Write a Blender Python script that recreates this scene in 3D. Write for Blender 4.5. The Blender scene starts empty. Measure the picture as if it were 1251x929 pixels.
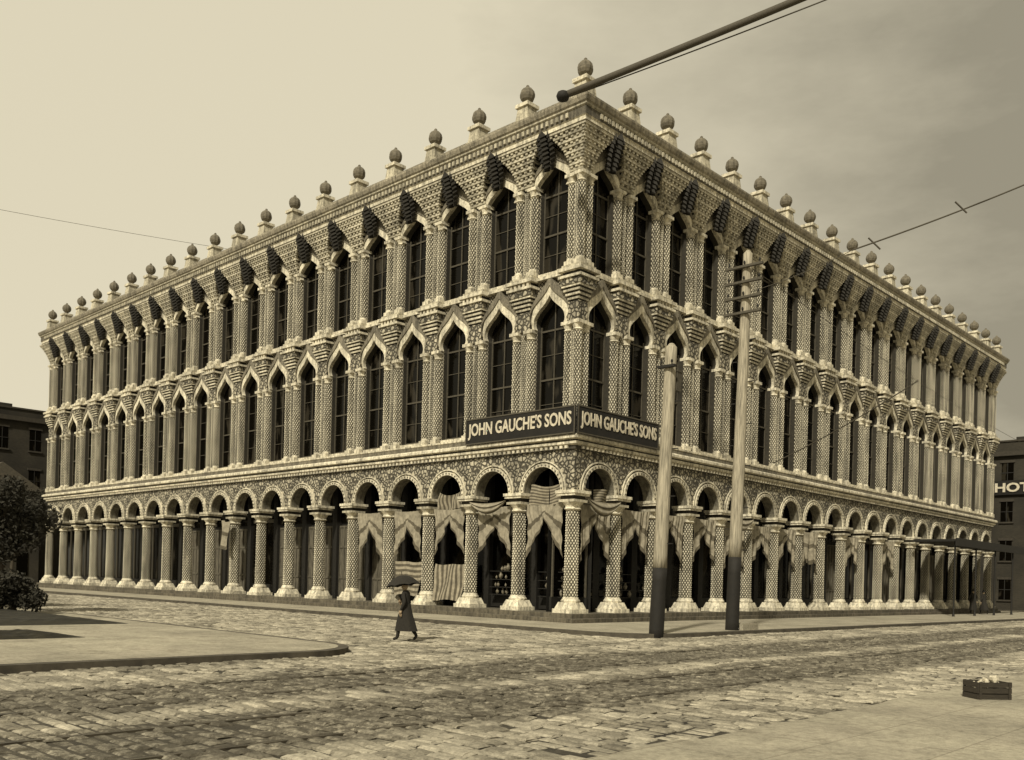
import bpy, bmesh, math, random
from math import sin, cos, pi, radians, sqrt
from mathutils import Matrix, Vector
random.seed(7)
scene = bpy.context.scene
scene.view_settings.view_transform = 'Standard'
scene.view_settings.look = 'None'
scene.view_settings.exposure = 0
COL = scene.collection

# ------------------------------------------------------------------ materials
def new_mat(name):
    m = bpy.data.materials.new(name); m.use_nodes = True
    nt = m.node_tree; b = nt.nodes.get('Principled BSDF')
    return m, nt, b
def N(nt, t, **kw):
    n = nt.nodes.new(t)
    for k, v in kw.items(): setattr(n, k, v)
    return n
def math_n(nt, op, a, b=None, c=None, clamp=False):
    n = N(nt, 'ShaderNodeMath', operation=op); n.use_clamp = clamp
    for i, x in enumerate((a, b, c)):
        if x is None: continue
        if isinstance(x, (int, float)): n.inputs[i].default_value = x
        else: nt.links.new(x, n.inputs[i])
    return n.outputs[0]
def mixc(nt, fac, a, b, mode='MIX'):
    n = N(nt, 'ShaderNodeMix', data_type='RGBA', blend_type=mode)
    for s, x in ((0, fac), (6, a), (7, b)):
        if isinstance(x, (int, float)): n.inputs[s].default_value = x
        elif isinstance(x, tuple): n.inputs[s].default_value = (*x, 1)
        else: nt.links.new(x, n.inputs[s])
    return n.outputs[2]
def ramp(nt, fac, stops):
    n = N(nt, 'ShaderNodeValToRGB'); cr = n.color_ramp
    while len(cr.elements) < len(stops): cr.elements.new(0.5)
    for e, (p, v) in zip(cr.elements, stops):
        e.position = p; e.color = (v, v, v, 1) if isinstance(v, (int, float)) else (*v, 1)
    nt.links.new(fac, n.inputs[0]); return n.outputs[0]
def noise(nt, vec, scale, detail=4, rough=0.55):
    n = N(nt, 'ShaderNodeTexNoise'); n.inputs['Scale'].default_value = scale
    n.inputs['Detail'].default_value = detail; n.inputs['Roughness'].default_value = rough
    if vec is not None: nt.links.new(vec, n.inputs['Vector'])
    return n.outputs['Fac']
def bump(nt, b, h, strength=0.5, dist=0.02):
    n = N(nt, 'ShaderNodeBump'); n.inputs['Strength'].default_value = strength
    n.inputs['Distance'].default_value = dist
    nt.links.new(h, n.inputs['Height']); nt.links.new(n.outputs[0], b.inputs['Normal'])
def obj_coord(nt, rnd=False):
    tc = N(nt, 'ShaderNodeTexCoord')
    if not rnd: return tc.outputs['Object']
    oi = N(nt, 'ShaderNodeObjectInfo')
    a = N(nt, 'ShaderNodeVectorMath', operation='ADD')
    s = N(nt, 'ShaderNodeVectorMath', operation='SCALE'); s.inputs[0].default_value = (37, 53, 0)
    nt.links.new(oi.outputs['Random'], s.inputs['Scale'])
    nt.links.new(tc.outputs['Object'], a.inputs[0]); nt.links.new(s.outputs[0], a.inputs[1])
    return a.outputs[0]

LIGHT = (0.64, 0.585, 0.44); SHADE_SOOT = (0.016, 0.013, 0.008)  # dark end of stone: soot weathering, plus shade painted into recesses by relief
def stone_mat(name, kind='plain', light=LIGHT, dark=SHADE_SOOT, k0=0.17):
    m, nt, b = new_mat(name)
    oc = obj_coord(nt); rc = obj_coord(nt, True)
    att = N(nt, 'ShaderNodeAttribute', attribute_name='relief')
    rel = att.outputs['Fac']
    h = None
    if kind == 'diaper':
        sx = N(nt, 'ShaderNodeSeparateXYZ'); nt.links.new(oc, sx.inputs[0])
        k = pi/k0
        a = math_n(nt, 'MULTIPLY', math_n(nt, 'ADD', math_n(nt, 'ADD', sx.outputs[0], sx.outputs[1]), sx.outputs[2]), k)
        c = math_n(nt, 'MULTIPLY', math_n(nt, 'SUBTRACT', math_n(nt, 'ADD', sx.outputs[0], sx.outputs[1]), sx.outputs[2]), k)
        p = math_n(nt, 'ABSOLUTE', math_n(nt, 'MULTIPLY', math_n(nt, 'SINE', a), math_n(nt, 'SINE', c)))
        h = ramp(nt, p, [(0.12, 0.0), (0.5, 1.0)])
        rel = math_n(nt, 'MULTIPLY', rel, h)
    elif kind == 'mosaic':
        v = N(nt, 'ShaderNodeTexVoronoi', feature='DISTANCE_TO_EDGE'); v.inputs['Scale'].default_value = 5.2
        nt.links.new(oc, v.inputs['Vector'])
        h = ramp(nt, v.outputs['Distance'], [(0.07, 0.0), (0.2, 1.0)])
        rel = math_n(nt, 'MULTIPLY', rel, math_n(nt, 'MULTIPLY_ADD', h, 0.88, 0.12))
    n1 = noise(nt, rc, 0.9, 5); n2 = noise(nt, rc, 9, 5, 0.75)
    w = ramp(nt, n1, [(0.3, 0.62), (0.62, 1.0)])
    w2 = ramp(nt, n2, [(0.32, 0.45), (0.56, 1.0)])
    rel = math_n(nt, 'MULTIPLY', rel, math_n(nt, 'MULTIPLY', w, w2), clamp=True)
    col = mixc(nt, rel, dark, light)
    mp = N(nt, 'ShaderNodeMapping'); mp.inputs['Scale'].default_value = (6, 6, 0.35)
    nt.links.new(rc, mp.inputs[0])
    st = ramp(nt, noise(nt, mp.outputs[0], 1.0, 4, .6), [(0.38, 0.55), (0.56, 1.0)])
    col = mixc(nt, 1.0, col, st, 'MULTIPLY')
    nt.links.new(col, b.inputs['Base Color'])
    b.inputs['Roughness'].default_value = 0.9
    hh = n2 if h is None else math_n(nt, 'MULTIPLY_ADD', h, 1.5, n2)
    bump(nt, b, hh, 0.7, 0.03)
    return m
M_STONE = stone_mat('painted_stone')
M_SHAFT = stone_mat('relief_shaft_stone', light=(0.90, 0.83, 0.64), dark=(0.022, 0.018, 0.011))  # dark tone paints shade into the grooves between bosses
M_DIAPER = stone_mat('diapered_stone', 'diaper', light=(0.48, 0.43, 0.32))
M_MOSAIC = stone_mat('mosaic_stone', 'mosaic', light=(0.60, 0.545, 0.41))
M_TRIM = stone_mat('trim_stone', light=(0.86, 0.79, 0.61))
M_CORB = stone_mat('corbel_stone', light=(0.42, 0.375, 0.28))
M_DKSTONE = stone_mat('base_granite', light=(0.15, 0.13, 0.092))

def simple_mat(name, col, rough=0.8, var=0.35, scale=6, bmp=0.3, metallic=0, stretch=(1, 1, 1)):
    m, nt, b = new_mat(name)
    rc = obj_coord(nt, True)
    mp = N(nt, 'ShaderNodeMapping'); mp.inputs['Scale'].default_value = stretch
    nt.links.new(rc, mp.inputs[0])
    n = noise(nt, mp.outputs[0], scale, 5, 0.6)
    f = ramp(nt, n, [(0.3, 1 - var), (0.7, 1 + var*0.3)])
    c = mixc(nt, 1.0, col, f, 'MULTIPLY')
    nt.links.new(c, b.inputs['Base Color'])
    b.inputs['Roughness'].default_value = rough; b.inputs['Metallic'].default_value = metallic
    bump(nt, b, n, bmp, 0.02)
    return m
M_IRON = simple_mat('sooty_leaf_iron', (0.020, 0.017, 0.011), 0.85, 0.5, 12)
M_FRAME = simple_mat('window_frame_wood', (0.075, 0.065, 0.045), 0.7, 0.3, 10)
M_REVEAL = simple_mat('shaded_reveal', (0.035, 0.03, 0.02), 0.9, 0.4, 6)  # shade of window reveals and pier gaps painted in as dark colour
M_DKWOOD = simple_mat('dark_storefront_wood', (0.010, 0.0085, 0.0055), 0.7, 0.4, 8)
M_GREYDOOR = simple_mat('shutter_wood', (0.13, 0.115, 0.083), 0.8, 0.7, 4, stretch=(6, 6, 0.6))
M_ROOF = simple_mat('roofing', (0.12, 0.10, 0.07), 0.9)
M_BALL = simple_mat('finial_stone', (0.16, 0.14, 0.10), 0.85, 0.5, 8)
M_WHITEWOOD = simple_mat('whitewashed_wood', (0.42, 0.375, 0.28), 0.85, 0.7, 3, 0.8, stretch=(9, 9, 0.5))
M_TAR = simple_mat('tarred_wood', (0.012, 0.010, 0.007), 0.8, 0.4, 5)
M_BOARD = simple_mat('sign_board_paint', (0.012, 0.010, 0.007), 0.9, 0.5, 3)
M_LETTER = simple_mat('sign_letter_paint', (0.62, 0.56, 0.43), 0.8, 0.35, 9)
M_CABLE = simple_mat('cable_rubber', (0.07, 0.06, 0.042), 0.8, 0.3, 20)
M_CLOTHDK = simple_mat('dark_cloth', (0.018, 0.015, 0.010), 0.9, 0.4, 20)
M_SKIN = simple_mat('skin', (0.32, 0.24, 0.15), 0.6, 0.1, 20, 0.05)
M_CHINA = simple_mat('china_ware', (0.20, 0.175, 0.125), 0.4, 0.7, 9)
M_BARK = simple_mat('bark', (0.05, 0.04, 0.026), 0.95, 0.5, 9, 0.9, stretch=(3, 3, 0.6))
M_LEAF = simple_mat('leaves', (0.026, 0.023, 0.013), 0.85, 0.6, 2.5)
M_LAWN = simple_mat('park_lawn', (0.022, 0.019, 0.010), 0.95, 0.6, 3, 1.0)
M_RAIL = simple_mat('rail_steel', (0.10, 0.085, 0.06), 0.5, 0.6, 3, 0.3, 0.3)
M_CRATE = simple_mat('crate_wood', (0.035, 0.028, 0.018), 0.8, 0.4, 10, stretch=(1, 1, 6))
M_PAPER = simple_mat('crumpled_paper', (0.55, 0.5, 0.38), 0.9, 0.3, 14, 0.8)
M_DKKERB = simple_mat('kerb_granite', (0.085, 0.073, 0.052), .9, .5, 3)

def glass_mat():
    m, nt, b = new_mat('window_glass')
    rc = obj_coord(nt, True)
    mp = N(nt, 'ShaderNodeMapping'); mp.inputs['Scale'].default_value = (1.6, 1.0, 0.45)
    nt.links.new(rc, mp.inputs[0])
    n = noise(nt, mp.outputs[0], 1.0, 2)
    f = ramp(nt, n, [(0.58, 0.0), (0.64, 1.0)])
    c = mixc(nt, f, (0.003, 0.0025, 0.0015), (0.028, 0.024, 0.017))
    nt.links.new(c, b.inputs['Base Color']); b.inputs['Roughness'].default_value = 0.12
    b.inputs['Specular IOR Level'].default_value = 0.14
    w = noise(nt, rc, 1.5, 2); bump(nt, b, w, 0.15, 0.02)
    return m
M_GLASS = glass_mat()

def stripe_mat(name, axis, period, th=.5, c0=(0.34, 0.30, 0.22), c1=(0.11, 0.094, 0.064)):
    m, nt, b = new_mat(name)
    uv = N(nt, 'ShaderNodeUVMap'); sx = N(nt, 'ShaderNodeSeparateXYZ'); nt.links.new(uv.outputs[0], sx.inputs[0])
    s = math_n(nt, 'FRACT', math_n(nt, 'MULTIPLY', sx.outputs[axis], period))
    g = math_n(nt, 'GREATER_THAN', s, th)
    n = noise(nt, obj_coord(nt, True), 5, 4)
    c = mixc(nt, g, c0, c1)
    c = mixc(nt, 1.0, c, ramp(nt, n, [(0.3, 0.55), (0.7, 1.05)]), 'MULTIPLY')
    nt.links.new(c, b.inputs['Base Color']); b.inputs['Roughness'].default_value = 0.95
    return m
M_BUNT = stripe_mat('bunting_cloth', 1, 2.0, .74, (0.33, 0.295, 0.22), (0.12, 0.103, 0.07))
M_FLAGH = stripe_mat('flag_cloth_h', 1, 6.5)
M_FLAGV = stripe_mat('flag_cloth_v', 0, 7.5)

def mud_mask(nt, oc):
    sx = N(nt, 'ShaderNodeSeparateXYZ'); nt.links.new(oc, sx.inputs[0])
    mps = N(nt, 'ShaderNodeMapping'); mps.inputs['Scale'].default_value = (0.30, 2.2, 1); nt.links.new(oc, mps.inputs[0])
    ns = noise(nt, mps.outputs[0], 1.0, 8, 0.78)
    wob = math_n(nt, 'MULTIPLY_ADD', noise(nt, oc, .35, 3), 1.4, -.7)
    yy = math_n(nt, 'ADD', sx.outputs[1], wob)
    def band(c, hw):
        d = math_n(nt, 'ABSOLUTE', math_n(nt, 'SUBTRACT', yy, c))
        return math_n(nt, 'SUBTRACT', 1.0, math_n(nt, 'DIVIDE', d, hw), clamp=True)
    bb = math_n(nt, 'MAXIMUM', band(-10.0, .9), math_n(nt, 'MAXIMUM', band(-11.5, .9), math_n(nt, 'MAXIMUM', band(-13.4, .9), band(-14.9, .9))))
    bb = math_n(nt, 'ADD', bb, math_n(nt, 'MULTIPLY', math_n(nt, 'MAXIMUM', band(-10.75, 2.6), band(-14.15, 2.6)), 0.95))
    bb = math_n(nt, 'ADD', bb, math_n(nt, 'MULTIPLY', band(-7.3, 1.1), .9))
    mud = ramp(nt, math_n(nt, 'MULTIPLY', bb, ns), [(0.25, 0.0), (0.58, 1.0)])
    fl = noise(nt, oc, 5.5, 6, 0.8)
    mud = math_n(nt, 'MULTIPLY', mud, ramp(nt, fl, [(0.40, 0.3), (0.54, 1.0)]))
    pt = ramp(nt, noise(nt, oc, 1.1, 8, .8), [(.53, 0.0), (.66, .8)])
    return math_n(nt, 'MAXIMUM', mud, pt)

def cobble_mat():
    m, nt, b = new_mat('granite_setts_far')
    oc = obj_coord(nt)
    nz = N(nt, 'ShaderNodeTexNoise'); nz.inputs['Scale'].default_value = 1.6; nz.inputs['Detail'].default_value = 3
    nt.links.new(oc, nz.inputs['Vector'])
    s = N(nt, 'ShaderNodeVectorMath', operation='SCALE'); s.inputs['Scale'].default_value = 0.22
    nt.links.new(nz.outputs['Color'], s.inputs[0])
    a = N(nt, 'ShaderNodeVectorMath', operation='ADD'); nt.links.new(oc, a.inputs[0]); nt.links.new(s.outputs[0], a.inputs[1])
    mp = N(nt, 'ShaderNodeMapping'); mp.inputs['Rotation'].default_value = (0, 0, radians(90))
    nt.links.new(a.outputs[0], mp.inputs[0])
    br = N(nt, 'ShaderNodeTexBrick'); nt.links.new(mp.outputs[0], br.inputs['Vector'])
    br.inputs['Scale'].default_value = 1.0; br.inputs['Mortar Size'].default_value = 0.022
    br.inputs['Mortar Smooth'].default_value = 0.6
    br.inputs['Brick Width'].default_value = 0.36; br.inputs['Row Height'].default_value = 0.22
    br.inputs['Color1'].default_value = (0.30, 0.27, 0.20, 1); br.inputs['Color2'].default_value = (0.42, 0.38, 0.285, 1)
    br.inputs['Mortar'].default_value = (0.3, 0.3, 0.3, 1)
    n2 = noise(nt, oc, 14, 4, 0.7); n3 = noise(nt, oc, 2.5, 5, 0.7)
    jf = math_n(nt, 'MULTIPLY', br.outputs['Fac'], ramp(nt, n3, [(0.38, 0.25), (0.6, 1.0)]))
    col = mixc(nt, jf, br.outputs['Color'], (0.07, 0.058, 0.037))
    col = mixc(nt, 1.0, col, ramp(nt, n2, [(0.3, 0.6), (0.6, 1.05)]), 'MULTIPLY')
    col = mixc(nt, math_n(nt, 'MULTIPLY', mud_mask(nt, oc), 0.88), col, (0.055, 0.045, 0.029))
    nt.links.new(col, b.inputs['Base Color']); b.inputs['Roughness'].default_value = 0.9
    h = math_n(nt, 'SUBTRACT', math_n(nt, 'MULTIPLY', n3, 0.8), math_n(nt, 'MULTIPLY', br.outputs['Fac'], 0.9))
    bump(nt, b, h, 1.0, 0.03)
    return m
M_COBBLE = cobble_mat()
def sett_mat(name, joint=False):
    m, nt, b = new_mat(name)
    oc = obj_coord(nt)
    att = N(nt, 'ShaderNodeAttribute', attribute_name='relief')
    n1 = noise(nt, oc, 0.5, 5, 0.65); n2 = noise(nt, oc, 17, 5, 0.75)
    if joint:
        n3 = noise(nt, oc, 1.1, 6, .7)
        col = mixc(nt, ramp(nt, n3, [(.42, 0.0), (.66, 1.0)]), (0.030, 0.025, 0.016), (0.13, 0.113, 0.08))
    else:
        col = mixc(nt, att.outputs['Fac'], (0.21, 0.187, 0.138), (0.54, 0.49, 0.375))
    col = mixc(nt, 1.0, col, ramp(nt, n2, [(0.3, 0.5), (0.6, 1.05)]), 'MULTIPLY')
    col = mixc(nt, 1.0, col, ramp(nt, n1, [(0.35, 0.6), (0.6, 1.05)]), 'MULTIPLY')
    col = mixc(nt, math_n(nt, 'MULTIPLY', mud_mask(nt, oc), 0.9), col, (0.05, 0.042, 0.027))
    nt.links.new(col, b.inputs['Base Color']); b.inputs['Roughness'].default_value = 0.85
    bump(nt, b, n2, 0.9, 0.02)
    return m
M_SETT = sett_mat('granite_sett_stone'); M_JOINT = sett_mat('joint_dirt', True)
def flag_mat():
    m, nt, b = new_mat('flagstone_paving')
    oc = obj_coord(nt)
    br = N(nt, 'ShaderNodeTexBrick'); nt.links.new(oc, br.inputs['Vector'])
    br.inputs['Scale'].default_value = 1.0; br.inputs['Mortar Size'].default_value = 0.012
    br.inputs['Brick Width'].default_value = 1.5; br.inputs['Row Height'].default_value = 1.1
    br.inputs['Color1'].default_value = (0.41, 0.37, 0.28, 1); br.inputs['Color2'].default_value = (0.46, 0.42, 0.315, 1)
    br.inputs['Mortar'].default_value = (0.31, 0.275, 0.205, 1)
    n1 = noise(nt, oc, 0.5, 7, 0.7); n2 = noise(nt, oc, 11, 6, 0.75)
    c = mixc(nt, 1.0, br.outputs['Color'], ramp(nt, n1, [(0.3, 0.6), (0.62, 1.05)]), 'MULTIPLY')
    c = mixc(nt, 1.0, c, ramp(nt, n2, [(0.3, 0.6), (0.6, 1.03)]), 'MULTIPLY')
    pt = ramp(nt, noise(nt, oc, 1.7, 8, .82), [(.52, 0.0), (.68, .65)])
    c = mixc(nt, pt, c, (0.12, 0.10, 0.068))
    nt.links.new(c, b.inputs['Base Color']); b.inputs['Roughness'].default_value = 0.9
    bump(nt, b, n2, 0.9, 0.03)
    return m
M_FLAG = flag_mat()
def brick_mat():
    m, nt, b = new_mat('old_brickwork')
    tc = obj_coord(nt); sx = N(nt, 'ShaderNodeSeparateXYZ'); nt.links.new(tc, sx.inputs[0])
    cb = N(nt, 'ShaderNodeCombineXYZ')
    nt.links.new(math_n(nt, 'ADD', sx.outputs[0], sx.outputs[1]), cb.inputs[0]); nt.links.new(sx.outputs[2], cb.inputs[1])
    br = N(nt, 'ShaderNodeTexBrick'); nt.links.new(cb.outputs[0], br.inputs['Vector'])
    br.inputs['Scale'].default_value = 1.0; br.inputs['Brick Width'].default_value = .24; br.inputs['Row Height'].default_value = .08
    br.inputs['Mortar Size'].default_value = .008
    br.inputs['Color1'].default_value = (.022, .019, .012, 1); br.inputs['Color2'].default_value = (.034, .029, .019, 1)
    br.inputs['Mortar'].default_value = (.045, .038, .027, 1)
    c = mixc(nt, 1.0, br.outputs['Color'], ramp(nt, noise(nt, tc, .4, 5), [(.3, .5), (.65, 1.1)]), 'MULTIPLY')
    nt.links.new(c, b.inputs['Base Color']); b.inputs['Roughness'].default_value = .9
    return m
M_BRICK = brick_mat()
M_GROUND = simple_mat('packed_earth', (0.26, 0.225, 0.15), 0.95, 0.4, 0.3)

# ------------------------------------------------------------------ mesh builder
class MB:
    def __init__(s): s.v = []; s.f = []; s.m = []; s.r = []
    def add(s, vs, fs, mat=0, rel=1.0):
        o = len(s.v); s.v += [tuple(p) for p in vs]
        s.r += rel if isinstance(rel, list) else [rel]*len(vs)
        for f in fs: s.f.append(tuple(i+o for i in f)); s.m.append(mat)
    def box(s, x0, x1, y0, y1, z0, z1, mat=0, rel=1.0):
        s.add([(x0,y0,z0),(x1,y0,z0),(x1,y1,z0),(x0,y1,z0),(x0,y0,z1),(x1,y0,z1),(x1,y1,z1),(x0,y1,z1)],
              [(0,3,2,1),(4,5,6,7),(0,1,5,4),(1,2,6,5),(2,3,7,6),(3,0,4,7)], mat, rel)
    def frustum(s, cx, cy, h0, h1, z0, z1, mat=0):
        s.add([(cx-h0,cy-h0,z0),(cx+h0,cy-h0,z0),(cx+h0,cy+h0,z0),(cx-h0,cy+h0,z0),
               (cx-h1,cy-h1,z1),(cx+h1,cy-h1,z1),(cx+h1,cy+h1,z1),(cx-h1,cy+h1,z1)],
              [(0,3,2,1),(4,5,6,7),(0,1,5,4),(1,2,6,5),(2,3,7,6),(3,0,4,7)], mat)
    def lathe(s, cx, cy, prof, n=12, mat=0, rib=0.0):
        vs = []; fs = []; rel = []
        for r, z in prof:
            for j in range(n):
                a = 2*pi*j/n; rr = r*(1 - rib*(j % 2)); vs.append((cx+rr*cos(a), cy+rr*sin(a), z)); rel.append(1.0 if (rib == 0 or j % 2 == 0) else 0.45)
        for i in range(len(prof)-1):
            for j in range(n):
                fs.append((i*n+j, i*n+(j+1) % n, (i+1)*n+(j+1) % n, (i+1)*n+j))
        fs.append(tuple(range(n-1, -1, -1))); fs.append(tuple((len(prof)-1)*n+j for j in range(n)))
        s.add(vs, fs, mat, rel)
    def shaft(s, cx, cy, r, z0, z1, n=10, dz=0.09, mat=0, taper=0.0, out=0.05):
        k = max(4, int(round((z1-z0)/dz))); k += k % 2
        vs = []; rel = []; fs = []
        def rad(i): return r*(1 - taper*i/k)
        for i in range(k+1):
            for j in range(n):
                a = 2*pi*(j+0.5*(i % 2))/n; vs.append((cx+rad(i)*cos(a), cy+rad(i)*sin(a), z0+(z1-z0)*i/k)); rel.append(-.15)  # low relief colours the grooves dark, as painted shade
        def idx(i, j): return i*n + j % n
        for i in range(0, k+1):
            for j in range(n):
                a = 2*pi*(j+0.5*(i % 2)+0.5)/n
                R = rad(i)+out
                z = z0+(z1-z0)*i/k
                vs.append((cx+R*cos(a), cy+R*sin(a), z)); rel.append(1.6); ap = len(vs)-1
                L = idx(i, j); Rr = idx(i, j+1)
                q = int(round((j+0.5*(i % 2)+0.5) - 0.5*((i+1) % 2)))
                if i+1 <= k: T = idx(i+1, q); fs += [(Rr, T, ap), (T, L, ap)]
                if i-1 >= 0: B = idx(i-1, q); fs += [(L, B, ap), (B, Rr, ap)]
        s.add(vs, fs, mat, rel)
    def mesh(s, name, mats, smooth=False):
        me = bpy.data.meshes.new(name); me.from_pydata(s.v, [], s.f)
        for m in mats: me.materials.append(m)
        me.polygons.foreach_set('material_index', s.m)
        at = me.attributes.new('relief', 'FLOAT', 'POINT'); at.data.foreach_set('value', s.r)
        if smooth: me.polygons.foreach_set('use_smooth', [True]*len(s.f))
        me.update(); return me
def put(name, me, parent=None, mat=None):
    o = bpy.data.objects.new(name, me); COL.objects.link(o)
    if parent: o.parent = parent
    if mat is not None:
        if parent: o.matrix_local = mat
        else: o.matrix_world = mat
    return o
def empty(name, mat=None, parent=None):
    o = bpy.data.objects.new(name, None); COL.objects.link(o); o.empty_display_size = .5
    if parent: o.parent = parent
    if mat is not None: o.matrix_world = mat
    return o
def fix_normals(me):
    bm = bmesh.new(); bm.from_mesh(me); bmesh.ops.recalc_face_normals(bm, faces=bm.faces); bm.to_mesh(me); bm.free()

# ------------------------------------------------------------------ site frame
# local X runs along the right-hand street, local Y along the left-hand street
ANG = math.atan2(0.7247, 0.6891)
SITE = Matrix.Translation((2.29, 36.0, 0)) @ Matrix.Rotation(ANG, 4, 'Z')
def world(x, y, z=0): return SITE @ Vector((x, y, z))
wL, wR, NB = 2.81, 2.68, 19
W, D = wR*NB, wL*NB

bld = empty('arcaded_store_building', SITE)
MATS = [M_STONE, M_SHAFT, M_DIAPER, M_MOSAIC, M_TRIM, M_CORB, M_IRON, M_FRAME, M_GLASS, M_DKWOOD, M_GREYDOOR, M_DKSTONE, M_ROOF, M_REVEAL, M_BALL]
STONE, SHAFT, DIAPER, MOSAIC, TRIM, CORB, IRON, FRAME, GLASS, DKW, GREY, DKS, ROOFM, REVEAL, BALL = range(15)
HW = .74
YG = .32

def ogee(hw, zs, zt, dx=0.0, n=28):
    P = [(1,0),(1.09,.10),(1.11,.22),(1.03,.38),(.82,.53),(.54,.66),(.30,.78),(.13,.89),(0,1)]
    out = []
    m = len(P)-1
    for i in range(n+1):
        t = i/n*m; k = min(int(t), m-1); u = t-k
        p0 = P[max(k-1,0)]; p1 = P[k]; p2 = P[k+1]; p3 = P[min(k+2,m)]
        def cr(a,b,c,d): return .5*((2*b)+(-a+c)*u+(2*a-5*b+4*c-d)*u*u+(-a+3*b-3*c+d)*u**3)
        x = max(0, cr(p0[0],p1[0],p2[0],p3[0])); z = cr(p0[1],p1[1],p2[1],p3[1])
        out.append((x*hw + dx*(1-(i/n)**3), zs+(zt-zs)*z))
    out[-1] = (0, zt); return out

def panel(mb, w, zb, sill, zs, zt, ztop, hw, yf, yb, mat):
    cur = [(hw, sill)] + ogee(hw, zs, zt)
    H = w/2
    for sg in (-1, 1):
        vs = []; f1 = []; f2 = []
        for x, z in cur: vs += [(sg*x, yf, z), (sg*H, yf, z), (sg*x, yb, z)]
        for i in range(len(cur)-1):
            a, b = 3*i, 3*(i+1)
            f1.append((a, a+1, b+1, b)); f2.append((a, b, b+2, a+2))
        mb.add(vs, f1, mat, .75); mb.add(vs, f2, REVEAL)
    mb.add([(-H,yf,zb),(H,yf,zb),(H,yf,sill),(-H,yf,sill)], [(0,1,2,3)], mat)
    mb.add([(-H,yf,zt),(H,yf,zt),(H,yf,ztop),(-H,yf,ztop)], [(0,1,2,3)], mat, .75)
    mb.box(-hw+.02, hw-.02, yf-.1, yb, sill-.12, sill, TRIM)

def hood(mb, hw, zs, zt, th, up, y0, y1, mat, rel=1.0):
    inn = ogee(hw, zs, zt); outc = ogee(hw, zs, zt+up, dx=th)
    for sg in (-1, 1):
        vs = []; fs = []
        for (a, za), (b, zb_) in zip(inn, outc):
            vs += [(sg*a,y0,za),(sg*b,y0+.03,zb_),(sg*b,y1,zb_),(sg*a,y1,za)]
        for i in range(len(inn)-1):
            p, q = 4*i, 4*(i+1)
            fs += [(p,p+1,q+1,q),(p+1,p+2,q+2,q+1),(p,q,q+3,p+3)]
        fs.append((0,1,2,3)); mb.add(vs, fs, mat, rel)

def window(mb, hw, sill, zs, zt, yg):
    mb.add([(-hw*1.13,yg,sill),(hw*1.13,yg,sill),(hw*1.13,yg,zt),(-hw*1.13,yg,zt)], [(0,1,2,3)], GLASS)
    y0, y1 = yg-.06, yg-.006
    mb.box(-hw, -hw+.05, y0, y1, sill, zs+.2, FRAME); mb.box(hw-.05, hw, y0, y1, sill, zs+.2, FRAME)
    mb.box(-.022, .022, y0+.012, y1, sill+.05, zt-.02, FRAME)
    h = zs - sill
    mb.box(-hw+.05, hw-.05, y0, y1, sill+h*.5-.035, sill+h*.5+.035, FRAME)
    mb.box(-hw+.05, hw-.05, y0+.004, y1, zs-.03, zs+.04, FRAME)
    mb.box(-hw+.05, hw-.05, y0+.004, y1, sill, sill+.12, FRAME)
    for k in (.25, .75):
        mb.box(-hw+.05, hw-.05, y0+.02, y1, sill+h*k-.013, sill+h*k+.013, FRAME)

def leaf_bracket(mb):
    K = 8
    for k in range(K):
        t = k/(K-1); z = 18.12 + 1.08*t; out = .50 + .36*t; hwid = .08 + .20*sin(pi*min(1, t*.62+.1))
        for sx, sc in ((-1, .75), (0, 1.0), (1, .75)):
            cx = sx*hwid*.85; ww = hwid*.6*sc; o = out - abs(sx)*.12
            vs = [(cx-ww,-o+.12,z),(cx+ww,-o+.12,z),(cx+sx*.08,-(o+.16*sc),z-.20),(cx,-o-.02,z+.17),(cx,-o+.24,z+.12),(cx,-o+.24,z-.05),(cx+sx*.03,-o+.06,z-.15)]
            mb.add(vs, [(0,2,3),(2,1,3),(0,3,4),(1,4,3),(0,5,6),(0,6,2),(2,6,1),(6,5,1)], IRON)
    mb.add([(-.06,-.25,19.0),(.06,-.25,19.0),(.06,-.15,19.25),(-.06,-.15,19.25),(-.06,-.46,18.1),(.06,-.46,18.1),(.06,-.78,19.25),(-.06,-.78,19.25)],
           [(0,4,7,3),(1,2,6,5),(4,5,6,7),(0,1,5,4)], IRON)

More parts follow.
